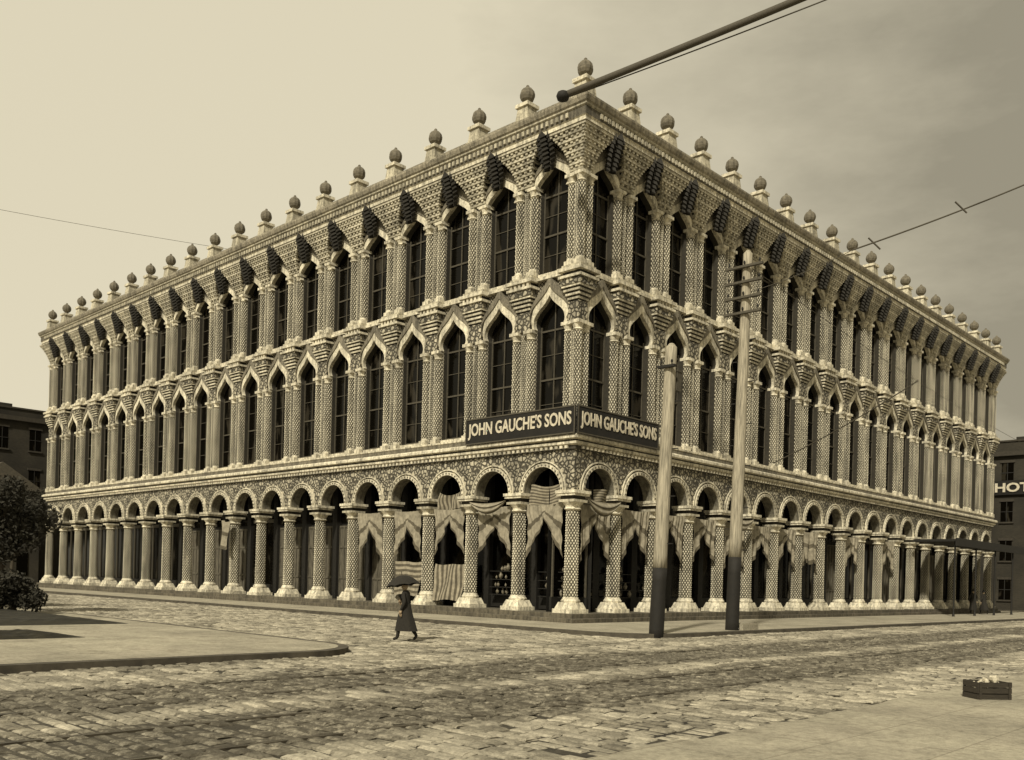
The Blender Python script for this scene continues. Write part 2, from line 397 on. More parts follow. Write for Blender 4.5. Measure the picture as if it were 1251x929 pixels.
def bay_mesh(w, name, kind):
    mb = MB(); H = w/2
    R, zs, zt = .99, 5.25, 6.85
    n = 20
    for sg in (-1, 1):
        vs = []; f1 = []; f2 = []
        for i in range(n+1):
            a = pi/2*i/n; x = R*cos(a); z = zs+R*sin(a)
            vs += [(sg*x,-.22,z),(sg*H,-.22,z),(sg*x,.28,z)]
        for i in range(n):
            a, b = 3*i, 3*i+3; f1.append((a,a+1,b+1,b)); f2.append((a,b,b+2,a+2))
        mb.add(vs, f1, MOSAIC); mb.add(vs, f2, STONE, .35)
        mb.add([(sg*R,-.22,zs),(sg*H,-.22,zs),(sg*H,.28,zs),(sg*R,.28,zs)], [(0,1,2,3)], STONE)
    mb.add([(-H,-.22,zs+R),(H,-.22,zs+R),(H,-.22,zt),(-H,-.22,zt)], [(0,1,2,3)], MOSAIC)
    mb.add([(-H,.28,zs),(-R,.28,zs),(-R,.28,zt),(-H,.28,zt)], [(0,1,2,3)], STONE)
    for r0, r1, yy in ((.99, 1.12, -.30), (1.19, 1.24, -.27)):
        vs = []; fs = []; n2 = 40
        for i in range(n2+1):
            a = pi*i/n2
            for r, y in ((r0, yy), (r1, yy), (r1, -.2), (r0, -.2)): vs.append((r*cos(a), y, zs+r*sin(a)))
        for i in range(n2):
            p, q = 4*i, 4*i+4; fs += [(p,p+1,q+1,q),(p+1,p+2,q+2,q+1),(p,q,q+3,p+3)]
        mb.add(vs, fs, TRIM)
    for i in range(17):
        a = pi*(i+.5)/17; c, s_ = cos(a), sin(a); r = 1.06
        mb.box(r*c-.03, r*c+.03, -.325, -.29, zs+r*s_-.03, zs+r*s_+.03, CORB, .4)
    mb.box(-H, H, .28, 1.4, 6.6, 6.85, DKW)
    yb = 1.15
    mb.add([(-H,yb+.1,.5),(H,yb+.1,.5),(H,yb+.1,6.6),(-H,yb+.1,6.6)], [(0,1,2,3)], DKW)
    if kind == 'grey':
        mb.box(-H+.2, H-.2, yb-.02, yb+.04, .55, 4.3, GREY)
        for i in range(7):
            x = -H+.2 + (w-.4)*i/6; mb.box(x-.03, x+.03, yb-.07, yb-.02, .55, 4.3, GREY)
        for z in (.6, 1.6, 3.2, 4.25): mb.box(-H+.2, H-.2, yb-.06, yb-.02, z-.05, z+.05, GREY)
        mb.box(-H+.2, H-.2, yb, yb+.05, 4.5, 6.2, GLASS)
        mb.box(-.03, .03, yb-.06, yb, 4.5, 6.2, GREY)
    else:
        mb.box(-H+.15, H-.15, yb-.02, yb+.05, 1.15, 4.6, GLASS)
        mb.box(-H+.1, H-.1, yb-.08, yb+.04, .55, 1.1, DKW)
        mb.box(-H+.1, H-.1, yb-.1, yb+.04, 4.6, 4.8, FRAME)
        mb.box(-H+.15, H-.15, yb-.02, yb+.05, 4.8, 6.3, GLASS)
        for x in (-H+.12, -.04, H-.2): mb.box(x, x+.08, yb-.09, yb-.02, 1.1, 4.6, FRAME)
        mb.box(-.03, .03, yb-.08, yb-.02, 4.8, 6.3, FRAME)
    panel(mb, w, 7.4, 7.85, 11.80, 13.10, 13.85, HW, .05, YG+.02, DIAPER)
    hood(mb, HW, 11.85, 13.10, .15, .70, -.12, .06, TRIM)
    hood(mb, HW+.18, 12.05, 13.5, .05, .42, -.15, .06, CORB, .6)
    window(mb, HW, 7.85, 11.80, 13.10, YG)
    panel(mb, w, 13.85, 14.05, 17.25, 18.32, 19.4, HW, .05, YG+.02, DIAPER)
    hood(mb, HW, 17.3, 18.32, .15, .66, -.16, .06, TRIM)
    hood(mb, HW+.18, 17.5, 18.65, .05, .42, -.18, .06, CORB, .6)
    window(mb, HW, 14.05, 17.25, 18.32, YG)
    leaf_bracket(mb)
    nd = 11
    for i in range(nd):
        x = -H + w*(i+.5)/nd
        mb.box(x-.06, x+.06, -.85, -.775, 19.48, 19.66, STONE)
        mb.box(x-.06, x+.06, -.38, -.29, 6.88, 6.985, TRIM)
        mb.add([(x-.09,-.60,20.12),(x+.09,-.60,20.12),(x+.09,-.54,20.12),(x-.09,-.54,20.12),(x,-.57,20.34)], [(0,1,4),(1,2,4),(2,3,4),(3,0,4)], TRIM)
    return mb.mesh(name, MATS)

def finial(mb, cx, cy):
    mb.box(cx-.42, cx+.42, cy-.34, cy+.34, 20.12, 20.40, STONE)
    mb.frustum(cx, cy, .33, .27, 20.40, 20.92, STONE)
    mb.box(cx-.35, cx+.35, cy-.35, cy+.35, 20.92, 21.06, TRIM)
    mb.lathe(cx, cy, [(.20,21.06),(.13,21.11),(.11,21.17),(.17,21.21),(.26,21.29),(.31,21.41),(.315,21.51),(.28,21.64),(.20,21.74),(.10,21.80),(.07,21.83),(.07,21.87),(.03,21.91)], 20, BALL, rib=.07)

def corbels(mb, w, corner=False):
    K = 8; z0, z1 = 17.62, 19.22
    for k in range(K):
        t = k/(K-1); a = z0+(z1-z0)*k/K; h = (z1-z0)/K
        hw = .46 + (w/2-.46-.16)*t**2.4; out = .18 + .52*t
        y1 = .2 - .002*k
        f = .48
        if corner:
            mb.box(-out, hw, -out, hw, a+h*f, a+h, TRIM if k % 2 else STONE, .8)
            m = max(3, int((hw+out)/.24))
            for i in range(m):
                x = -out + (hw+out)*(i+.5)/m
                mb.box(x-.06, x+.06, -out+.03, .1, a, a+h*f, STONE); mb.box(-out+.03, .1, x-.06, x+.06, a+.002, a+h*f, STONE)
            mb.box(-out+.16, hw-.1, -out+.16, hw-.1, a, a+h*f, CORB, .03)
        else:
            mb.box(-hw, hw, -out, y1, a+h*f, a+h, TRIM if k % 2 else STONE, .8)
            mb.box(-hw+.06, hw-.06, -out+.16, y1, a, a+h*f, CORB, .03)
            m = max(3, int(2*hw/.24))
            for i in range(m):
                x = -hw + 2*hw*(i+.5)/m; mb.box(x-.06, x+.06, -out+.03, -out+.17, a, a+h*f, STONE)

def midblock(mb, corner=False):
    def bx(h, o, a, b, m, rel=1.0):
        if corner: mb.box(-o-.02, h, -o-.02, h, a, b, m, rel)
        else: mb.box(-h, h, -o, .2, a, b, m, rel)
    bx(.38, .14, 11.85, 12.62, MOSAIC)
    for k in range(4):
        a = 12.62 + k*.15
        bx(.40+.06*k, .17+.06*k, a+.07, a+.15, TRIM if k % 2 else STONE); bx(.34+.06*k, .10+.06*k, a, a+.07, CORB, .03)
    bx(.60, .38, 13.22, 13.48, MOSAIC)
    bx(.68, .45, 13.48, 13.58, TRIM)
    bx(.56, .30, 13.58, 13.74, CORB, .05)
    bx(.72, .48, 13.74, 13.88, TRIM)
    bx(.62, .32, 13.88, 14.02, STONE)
    if not corner:
        for i in range(5):
            x = -.58+1.16*(i+.5)/5; mb.box(x-.06, x+.06, -.42, -.29, 13.585, 13.735, TRIM)

def shaft_pair(mb, pts, r=.145):
    for (x, y) in pts:
        for z0, z1 in ((7.70, 11.85), (14.02, 17.62)):
            mb.box(x-.20, x+.20, y-.20, y+.20, z0, z0+.20, TRIM)
            mb.lathe(x, y, [(.19,z0+.20),(.19,z0+.26),(.15,z0+.32)], 10, TRIM)
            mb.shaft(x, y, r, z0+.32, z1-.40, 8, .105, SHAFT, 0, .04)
            mb.lathe(x, y, [(r,z1-.40),(.20,z1-.35),(.17,z1-.30),(.19,z1-.24),(.23,z1-.13)], 10, TRIM)
            mb.box(x-.235, x+.235, y-.235, y+.235, z1-.13, z1, TRIM)

def column(mb, x, y):
    mb.box(x-.50, x+.50, y-.50, y+.50, .50, .66, TRIM)
    mb.frustum(x, y, .44, .34, .66, .92, TRIM)
    mb.lathe(x, y, [(.36,.92),(.38,.98),(.33,1.05),(.30,1.12)], 14, TRIM)
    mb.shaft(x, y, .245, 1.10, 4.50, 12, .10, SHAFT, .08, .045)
    mb.lathe(x, y, [(.26,4.48),(.34,4.54),(.30,4.60),(.31,4.66),(.42,4.80)], 14, TRIM)
    mb.box(x-.40, x+.40, y-.40, y+.40, 4.80, 4.90, STONE)
    mb.box(x-.33, x+.33, y-.33, y+.33, 4.90, 5.04, CORB, .08)
    mb.box(x-.46, x+.46, y-.46, y+.46, 5.04, 5.13, TRIM)
    mb.box(x-.50, x+.50, y-.50, y+.50, 5.13, 5.246, TRIM)

def pier_mesh(w, name):
    mb = MB()
    column(mb, 0, 0)
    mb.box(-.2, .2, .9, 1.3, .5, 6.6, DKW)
    shaft_pair(mb, [(-.39,-.03), (.39,-.03)])
    for z0, z1 in ((7.70, 11.85), (14.02, 17.62)):
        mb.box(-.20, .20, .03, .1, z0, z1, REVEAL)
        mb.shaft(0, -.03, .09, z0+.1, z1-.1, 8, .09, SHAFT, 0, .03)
    midblock(mb); corbels(mb, w)
    finial(mb, 0, -.22)
    return mb.mesh(name, MATS)
def corner_mesh(name):
    mb = MB(); column(mb, 0, 0)
    mb.box(-.22, 0, -.22, 0, 5.246, 6.85, MOSAIC)
    shaft_pair(mb, [(.41,-.03), (-.03,.41), (-.08,-.08)])
    for z0, z1 in ((7.70, 11.85), (14.02, 17.62)):
        mb.box(.04, .60, .04, .60, z0, z1, REVEAL)
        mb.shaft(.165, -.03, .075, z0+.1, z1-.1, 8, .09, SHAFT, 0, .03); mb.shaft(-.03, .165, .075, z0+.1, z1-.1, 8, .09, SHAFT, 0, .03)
    midblock(mb, True); corbels(mb, 2.75, True)
    finial(mb, -.22, -.22)
    return mb.mesh(name, MATS)

def fmat(side, t):
    if side == 'R': return Matrix.Translation((t, 0, 0))
    return Matrix.Translation((0, t, 0)) @ Matrix.Rotation(-pi/2, 4, 'Z')
for side, w in (('R', wR), ('L', wL)):
    bg = bay_mesh(w, 'bay_glazed_'+side, 'glass'); bs = bay_mesh(w, 'bay_shuttered_'+side, 'grey'); pm = pier_mesh(w, 'pier_'+side)
    for i in range(NB):
        grey = (side == 'L' and 4 <= i <= 11 and i != 8) or (side == 'R' and i in (9, 12, 15))
        put('bay', bs if grey else bg, bld, fmat(side, (i+.5)*w))
        put('pier', pm, bld, fmat(side, (i+1)*w))
put('corner_pier', corner_mesh('corner_pier'), bld, Matrix.Identity(4))

def sweep(mb, prof, mat, rel=1.0):
    vs = []; fs = []
    for o, z in prof: vs += [(-o,-o,z),(W+o,-o,z),(W+o,D+o,z),(-o,D+o,z)]
    for i in range(len(prof)-1):
        for j in range(4):
            a = 4*i+j; b = 4*i+(j+1) % 4; fs.append((a, b, b+4, a+4))
    mb.add(vs, fs, mat, rel)
mb = MB()
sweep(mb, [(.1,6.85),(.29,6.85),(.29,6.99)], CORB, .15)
sweep(mb, [(.29,6.99),(.40,7.04),(.40,7.14)], TRIM)
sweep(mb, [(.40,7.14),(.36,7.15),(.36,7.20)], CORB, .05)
sweep(mb, [(.36,7.20),(.52,7.24),(.52,7.34),(.46,7.40),(.30,7.42)], TRIM)
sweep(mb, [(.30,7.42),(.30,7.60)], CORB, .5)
sweep(mb, [(.30,7.60),(.33,7.62),(.33,7.69),(-.05,7.70)], TRIM)
sweep(mb, [(-.05,13.78),(.14,13.78),(.14,13.90),(-.05,13.93)], TRIM)
sweep(mb, [(-.05,19.22),(.74,19.221)], CORB)
sweep(mb, [(.74,19.221),(.74,19.36),(.78,19.40)], TRIM)
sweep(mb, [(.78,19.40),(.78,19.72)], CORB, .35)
sweep(mb, [(.78,19.72),(.84,19.76),(.84,19.82)], STONE, .9)
sweep(mb, [(.84,19.82),(.90,19.88),(.95,20.02),(.95,20.10),(.3,20.12)], CORB, .9)
sweep(mb, [(.3,20.12),(.3,20.45),(.36,20.47),(.36,20.55),(.02,20.56),(.02,20.2),(-.5,20.15)], CORB, .8)
mb.add([(.4,.4,20.1),(W-.4,.4,20.1),(W-.4,D-.4,20.1),(.4,D-.4,20.1)], [(0,1,2,3)], ROOFM)
put('cornices', mb.mesh('cornices', MATS), bld, Matrix.Identity(4))
mb = MB()
sweep(mb, [(.82,0.1),(.82,.30),(.80,.32),(.66,.32),(.66,.485),(.62,.50),(-1.5,.50)], DKS)
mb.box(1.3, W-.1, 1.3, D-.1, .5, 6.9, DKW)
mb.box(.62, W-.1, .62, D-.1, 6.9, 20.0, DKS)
mb.box(1.5, W, D-.05, D+.05, .2, 19.3, DIAPER); mb.box(W-.05, W+.05, 1.5, D, .2, 19.3, DIAPER)
put('core_and_steps', mb.mesh('core', MATS), bld, Matrix.Identity(4))
mb = MB()
mb.box(wR*12.6, W-.3, -3.2, -.55, 4.9, 5.05, 0); mb.box(wR*12.6, W-.3, -3.25, -3.15, 4.62, 5.12, 0)
for i in range(5):
    x = wR*12.7 + i*(W-.5-wR*12.7)/4; mb.lathe(x, -3.05, [(.09,.15),(.06,.4),(.06,4.9)], 8, 0)
put('canopy', mb.mesh('canopy', [M_DKWOOD]), bld, Matrix.Identity(4))

# goods on display in the corner bays
mb = MB()
def vase(x, y, z, s):
    mb.lathe(x, y, [(.05*s,z),(.11*s,z+.10*s),(.12*s,z+.2*s),(.05*s,z+.32*s),(.07*s,z+.38*s)], 8, 0)
for side in ('R', 'L'):
    for b in (0, 1, 2):
        w = wL if side == 'L' else wR
        for sh, z in enumerate((1.1, 1.42, 1.75, 2.1)):
            for k in range(13 - sh*2):
                if random.random() < .3: continue
                t = (b+.5)*w + (k-(12-sh*2)/2)*.14 + random.uniform(-.05, .05); y = .85 + random.uniform(-.12, .1)
                x_, y_ = (t, y) if side == 'R' else (y, t)
                vase(x_, y_, z + .01, random.uniform(.4, .85))
            if side == 'R': mb.box((b+.5)*w-.95, (b+.5)*w+.95, .7, 1.0, z-.03, z, 1)
            else: mb.box(.7, 1.0, (b+.5)*w-.95, (b+.5)*w+.95, z-.03, z, 1)
put('china_display', mb.mesh('china_display', [M_CHINA, M_DKWOOD]), bld, Matrix.Identity(4))

# ------------------------------------------------------------------ bunting
bunt = empty('festoon_bunting', SITE)
def cloth(name, func, nu, nv, mat):
    vs = [func(u/nu, v/nv) for v in range(nv+1) for u in range(nu+1)]
    fs = [(v*(nu+1)+u, v*(nu+1)+u+1, (v+1)*(nu+1)+u+1, (v+1)*(nu+1)+u) for v in range(nv) for u in range(nu)]
    me = bpy.data.meshes.new(name); me.from_pydata(vs, [], fs); me.materials.append(mat)
    uvl = me.uv_layers.new(name='UVMap')
    for p in me.polygons:
        p.use_smooth = True
        for li, vi in zip(p.loop_indices, p.vertices):
            u = vi % (nu+1); v = vi//(nu+1); uvl.data[li].uv = (u/nu, v/nv)
    return me
def curtain(seed):
    rnd = random.Random(seed); apex = rnd.uniform(3.9, 4.25); low = rnd.uniform(2.3, 2.7); ph = rnd.uniform(0, 6)
    tw = rnd.uniform(0, .12); fr = rnd.uniform(10, 14)
    def f(u, v):
        s = 2*u-1; a = abs(s)
        bot = apex - (apex-low)*max(0.0, a+tw*(1-a)*a)**.95; top = 4.80 - .06*(1-s*s)
        z = top + (bot-top)*v
        x = s*1.0 - (1 if s > 0 else -1)*(.10*sin(pi*v)*a)
        fold = .06*sin(a*fr+v*2.2+ph)*(.3+.7*v) + .025*sin(a*29+v*5)
        sagx = .03*sin(z*9+ph)*a
        return (x+sagx, -.05 + fold, z)
    return cloth('curtain', f, 60, 26, M_BUNT)
def swag(seed):
    rnd = random.Random(seed); d = rnd.uniform(.25, .4)
    def f(u, v):
        s = 2*u-1; z = 4.98 - (.10+.12*v)*(1-s*s) - v*(d*(1-s*s)+.05)
        return (s*1.05, -.50 - .10*(1-s*s)*sin(v*pi) + .03*sin(v*14), z)
    return cloth('swag', f, 28, 16, M_BUNT)
def flag(mat, hw, z0, z1, y, tilt=.0, seed=0):
    def f(u, v):
        s = 2*u-1
        return (s*hw + .03*sin(v*7+seed), y + .07*sin(u*9+v*3+seed) - tilt*v, z1 + (z0-z1)*v + .04*sin(u*7+seed) - .18*(1-s*s)*(1-v)*.5)
    return cloth('flag', f, 24, 14, mat)
for i in range(5):
    put('curtain', curtain(i), bunt, fmat('L', (i+.5)*wL))
for i in range(12):
    if i in (8, 10): continue
    put('curtain', curtain(50+i), bunt, fmat('R', (i+.5)*wR))
put('swag', swag(1), bunt, fmat('L', 1.5*wL))
for i in (0, 4): put('swag', swag(20+i), bunt, fmat('R', (i+.5)*wR))
put('flag', flag(M_FLAGH, .9, 4.75, 5.6, .0, 0, 1), bunt, fmat('L', .5*wL))
put('flag', flag(M_FLAGV, .8, 4.75, 5.5, .0, 0, 2), bunt, fmat('L', 2.5*wL))
put('flag', flag(M_FLAGH, .85, 4.75, 5.5, .05, 0, 3), bunt, fmat('R', .5*wR))
put('flag', flag(M_FLAGV, .92, .75, 2.4, .12, .25, 4), bunt, fmat('L', 2.5*wL))
put('flag', flag(M_FLAGH, .92, .9, 2.5, .12, .2, 5), bunt, fmat('L', 3.5*wL))
put('flag', flag(M_BUNT, .45, 3.0, 4.7, -.6, .1, 6), bunt, fmat('L', 9.0*wL))
put('flag', flag(M_BUNT, .45, 3.0, 4.7, -.6, .1, 7), bunt, fmat('R', 7.0*wR))

# ------------------------------------------------------------------ signs
def text_mesh(txt, width, height, depth, bold=.012):
    cu = bpy.data.curves.new('t', 'FONT'); cu.body = txt; cu.extrude = depth; cu.offset = bold; cu.size = 1
    cu.resolution_u = 3
    o = bpy.data.objects.new('t', cu); COL.objects.link(o)
    bpy.context.view_layer.update()
    dg = bpy.context.evaluated_depsgraph_get()
    me = bpy.data.meshes.new_from_object(o.evaluated_get(dg))
    bpy.data.objects.remove(o)
    xs = [v.co.x for v in me.vertices]; ys = [v.co.y for v in me.vertices]
    x0, x1, y0, y1 = min(xs), max(xs), min(ys), max(ys)
    for v in me.vertices:
        x = (v.co.x-x0)/(x1-x0)*width - width/2; y = (v.co.y-y0)/(y1-y0)*height - height/2
        v.co = (x, v.co.z, y)
    me.materials.clear(); me.materials.append(M_LETTER)
    return me
for side, ln, off in (('L', 6.1, -.50), ('R', 5.40, -.55)):
    e = empty('shop_sign', None)
    e.matrix_world = SITE @ (Matrix.Translation((ln/2+off, -.54, 7.93)) if side == 'R' else Matrix.Translation((-.54, ln/2+off, 7.93)) @ Matrix.Rotation(-pi/2, 4, 'Z'))
    mb = MB(); h = .54; l = ln/2 - .03
    mb.box(-l, l, -.03, .03, -h, h, 0)
    for z in (-h, h-.05): mb.box(-l, l, -.05, -.032, z, z+.05, 1)
    for x in (-l, l-.05): mb.box(x, x+.05, -.048, -.032, -h+.05, h-.05, 1)
    put('board', mb.mesh('board', [M_BOARD, M_FRAME]), e, Matrix.Identity(4))
    put('lettering', text_mesh("JOHN GAUCHE'S SONS", ln-.4, .70, .012, .022), e, Matrix.Translation((0, -.045, 0)))
    mb = MB()
    for x in (-2.2, 0, 2.2): mb.box(x-.03, x+.03, .03, .35, -.3, -.25, 0)
    put('struts', mb.mesh('struts', [M_TAR]), e, Matrix.Identity(4))

# ------------------------------------------------------------------ ground
def sheet(name, pts, z, mat, thick=0.0):
    n = len(pts); vs = [(x,y,z) for x,y in pts]; fs = [tuple(range(n))]
    if thick:
        vs += [(x,y,z-thick) for x,y in pts]; fs += [(i, i+n, (i+1) % n+n, (i+1) % n) for i in range(n)]
    me = bpy.data.meshes.new(name); me.from_pydata(vs, [], fs); me.materials.append(mat); me.update(); fix_normals(me)
    return put(name, me, None, SITE)
sheet('ground', [(-900,-900),(900,-900),(900,900),(-900,900)], -.004, M_GROUND)
sheet('street_paving', [(-150,-18),(170,-18),(170,150),(-150,150)], 0, M_COBBLE)
# individually laid setts for the near part of both streets
mb = MB()
px = .22; py = .36
x = -28.0
while x < 36:
    rowp = px*random.uniform(.88, 1.12)
    y = -17.75 + random.uniform(0, py)
    ymax = 36 if -15.0 < x < -4.4 else -6.4
    while y < ymax:
        L = py*random.uniform(.68, 1.3)
        if random.random() > .015:
            g = random.uniform(.010, .024); hx = rowp/2-g; hy = L/2-g
            wx = .08*sin(y*.45+x*.07)+.04*sin(y*1.3+x*.2)
            cx = x+rowp/2+wx; cy = y+L/2; z = .020+random.uniform(-.012, .015)+.014*sin(x*.6)*sin(y*.8)
            tx = random.uniform(-.06, .06); ty = random.uniform(-.05, .05)
            vs = []
            for (k, zz) in ((1.0, -.03), (.97, -.008), (.70, .011)):
                for sx_, sy_ in ((-1,-1),(1,-1),(1,1),(-1,1)):
                    jx = random.uniform(-.012,.012); jy = random.uniform(-.016,.016)
                    ax = sx_*(hx-(1-k)*.12)+jx; ay = sy_*(hy-(1-k)*.12)+jy
                    vs.append((cx+ax, cy+ay, z+zz+tx*ax+ty*ay))
            mb.add(vs, [(0,1,5,4),(1,2,6,5),(2,3,7,6),(3,0,4,7),(4,5,9,8),(5,6,10,9),(6,7,11,10),(7,4,8,11),(8,9,10,11)], 0, random.random()**.8)
        y += L
    x += rowp
put('granite_setts', mb.mesh('granite_setts', [M_SETT]), None, SITE)
sheet('joint_dirt', [(-28.2,-17.8),(36.2,-17.8),(36.2,-6.4),(-4.2,-6.4),(-4.2,36.3),(-15,36.3),(-15,-6.4),(-28.2,-6.4)], .004, M_JOINT)
def rounded(cx, cy, sx, sy, r, far_x, far_y):
    pts = [(far_x, far_y), (far_x, cy)]
    arc = []
    for i in range(13):
        a = pi/2*i/12
        arc.append((cx + sx*(r - r*sin(a)), cy + sy*(r - r*cos(a))))
    return pts + arc + [(cx, far_y)]
def block(name, cx, cy, sx, sy, r, fx, fy, z=.15):
    e = empty(name)
    a = sheet('kerb', rounded(cx, cy, sx, sy, r, fx, fy), z-.004, M_DKKERB, z)
    b = sheet('paving', rounded(cx+sx*.22, cy+sy*.22, sx, sy, r-.2, fx, fy), z, M_FLAG)
    for o in (a, b): mw = o.matrix_world.copy(); o.parent = e; o.matrix_world = mw
block('pavement', -4.5, -6.6, 1, 1, 2.2, 58, 58)
block('pavement', -14.7, -7.0, -1, 1, 2.0, -140, 140)
block('pavement', -4.5, 66, 1, 1, 2.0, 58, 150)
block('pavement', 64, -6.6, 1, 1, 2.0, 160, 58)
# ragged near edge where the setts give way to worn paving
edge = [(-150, -17.7), (-30, -17.7)]
xx = -30
while xx < 40:
    xx += random.uniform(.3, .7); edge.append((xx, -17.6 + random.uniform(-.12, .10)))
edge += [(170, -17.7), (170, -60), (-150, -60)]
sheet('pavement', edge, .05, M_FLAG, .07)
mb = MB()
for y in (-10.0, -11.5, -13.4, -14.9):
    mb.box(-140, 160, y-.03, y+.03, 0, .030, 0); mb.box(-140, 160, y+.03, y+.08, 0, .026, 1)
put('tramway_rails', mb.mesh('rails', [M_RAIL, M_JOINT]), None, SITE)
mb = MB()
def bed(x0, x1, y0, y1, top):
    nx = 60; ny = 40; vs = []; fs = []
    for j in range(ny+1):
        for i in range(nx+1):
            u = i/nx; v = j/ny; e = min(1, 14*min(u, 1-u, v, 1-v))
            vs.append((x0+(x1-x0)*u, y0+(y1-y0)*v, .145+top*e+random.uniform(-.02,.03)*e))
    for j in range(ny):
        for i in range(nx): fs.append((j*(nx+1)+i, j*(nx+1)+i+1, (j+1)*(nx+1)+i+1, (j+1)*(nx+1)+i))
    mb.add(vs, fs, 0)
bed(-30, -15.6, 3.6, 12, .12); bed(-30, -18.9, -1.4, .6, .09)
put('park_lawn', mb.mesh('lawn', [M_LAWN]), None, SITE)

# ------------------------------------------------------------------ trees
def tree(name, x, y, h, rad, seed, base=.35, nl=330):
    rnd = random.Random(seed); mb = MB()
    def limb(p, q, r0, r1, n=7):
        p = Vector(p); q = Vector(q); d = (q-p).normalized(); a = d.orthogonal().normalized(); b = d.cross(a)
        vs = []
        for c, r in ((p, r0), (q, r1)):
            for i in range(n):
                t = 2*pi*i/n; vs.append(tuple(c+a*r*cos(t)+b*r*sin(t)))
        mb.add(vs, [(i, (i+1) % n, n+(i+1) % n, n+i) for i in range(n)], 0)
    t1 = (.15, .1, h*base); limb((0,0,-.05), t1, .18, .12)
    tips = []
    for k in range(9):
        a = 2*pi*k/9+rnd.uniform(-.3, .3); rr_ = rad*rnd.uniform(.35, .75); z = h*rnd.uniform(base+.12, .85)
        m = (rr_*.5*cos(a), rr_*.5*sin(a), (h*base+z)/2+.2); q = (rr_*cos(a), rr_*sin(a), z)
        limb(t1, m, .08, .05, 5); limb(m, q, .05, .02, 5); tips += [q, m]
        for _ in range(2):
            q2 = (q[0]+rnd.uniform(-.6,.6)*rad*.5, q[1]+rnd.uniform(-.6,.6)*rad*.5, q[2]+rnd.uniform(-.2,.25)*h*.4); limb(m, q2, .03, .01, 4); tips.append(q2)
    for q in tips:
        cr = rad*rnd.uniform(.25, .42)
        for _ in range(nl):
            d = Vector((rnd.gauss(0,1), rnd.gauss(0,1), rnd.gauss(0,.8))).normalized()*cr*rnd.random()**.45
            c = Vector(q)+d; s = rnd.uniform(.05, .11)
            if c.z < .1: continue
            u = Vector((rnd.gauss(0,1), rnd.gauss(0,1), rnd.gauss(0,1))).normalized(); w = u.orthogonal().normalized()
            mb.add([tuple(c-u*s), tuple(c+w*s*.5), tuple(c+u*s), tuple(c-w*s*.5)], [(0,1,2,3)], 1)
    p = world(x, y)
    put(name, mb.mesh(name, [M_BARK, M_LEAF]), None, Matrix.Translation((p.x, p.y, .15)))
tree('shade_tree', -16.0, 14.2, 5.0, 1.7, 3)
tree('shade_tree', -15.6, 19.5, 5.6, 1.9, 4)
tree('shade_tree', -16.0, 27.0, 6.8, 2.2, 6)
tree('shade_tree', -1.6, 57.0, 8.6, 2.4, 5)
tree('garden_shrub', -16.6, 11.0, 1.5, 1.1, 8, .12, 200)
tree('garden_shrub', -16.2, 16.4, 2.4, 1.3, 9, .12, 200)
tree('garden_shrub', -15.5, 21.5, 2.4, 1.4, 10, .12, 200)

# ------------------------------------------------------------------ neighbouring buildings
M_ROOFTRIM = simple_mat('brown_stone_trim', (.045, .038, .027), .9)
def plain_building(name, x0, x1, y0, y1, h, floors, faces, par=.9):
    e = empty(name, SITE); mb = MB()
    mb.box(x0, x1, y0, y1, .1, h, 0)
    mb.box(x0-.35, x1+.35, y0-.35, y1+.35, h, h+.4, 1); mb.box(x0, x1, y0, y1, h+.4, h+.4+par, 0)
    mb.box(x0-.1, x1+.1, y0-.1, y1+.1, h+.4+par, h+.55+par, 1)
    fh = h/floors
    for (ax, pos, a0, a1) in faces:
        n = int((a1-a0)/2.6)
        for f in range(floors):
            for i in range(n):
                c = a0+(a1-a0)*(i+.5)/n; z0 = .1+f*fh+fh*.28; z1 = z0+fh*.52
                for (h0, h1, zz0, zz1, o0, mt) in ((-.5, .5, z0, z1, .02, 2), (-.62, .62, z1, z1+.22, .10, 1), (-.62, .62, z0-.14, z0, .14, 1), (-.03, .03, z0, z1, .06, 3), (-.5, .5, (z0+z1)/2-.03, (z0+z1)/2+.03, .058, 3)):
                    if ax == 'x': mb.box(pos-o0, pos+.02, c+h0, c+h1, zz0, zz1, mt)
                    else: mb.box(c+h0, c+h1, pos-o0, pos+.02, zz0, zz1, mt)
    mb.box(x0+2, x0+3.2, y0+3, y0+4.2, h, h+2.0, 0)
    put('walls_and_openings', mb.mesh(name, [M_BRICK, M_ROOFTRIM, M_GLASS, M_DKWOOD]), e, Matrix.Identity(4))
    return e
plain_building('brick_townhouse', 0, 20, 69.5, 100, 15.2, 4, [('x', 0, 69.5, 100), ('y', 69.5, 0, 20)], .7)
plain_building('brick_warehouse', -6, 14, 112, 150, 13.0, 3, [('x', -6, 112, 150), ('y', 112, -6, 14)])
plain_building('brick_rowhouse', -60, -36, 70, 120, 12.0, 3, [('y', 70, -60, -36)])
plain_building('hotel_building', 64.5, 84, -1.8, 24, 14.2, 4, [('x', 64.5, -1.8, 24), ('y', -1.8, 64.5, 84)])
e = empty('hotel_sign', SITE @ Matrix.Translation((64.3, 1.3, 11.3)) @ Matrix.Rotation(-pi/2, 4, 'Z'))
put('lettering', text_mesh('HOTEL', 4.3, .85, .03, .03), e, Matrix.Translation((0, -.12, 0)))
mb = MB(); mb.box(-2.5, 2.5, -.06, .06, -.65, .65, 0); put('board', mb.mesh('hb', [M_BOARD]), e, Matrix.Identity(4))
mb = MB(); gx0, gx1, gy0, gy1 = -2.6, 4.0, 67.0, 69.2
mb.box(gx0, gx1, gy0, gy1, .1, 8.6, 0)
gm = (gx0+gx1)/2
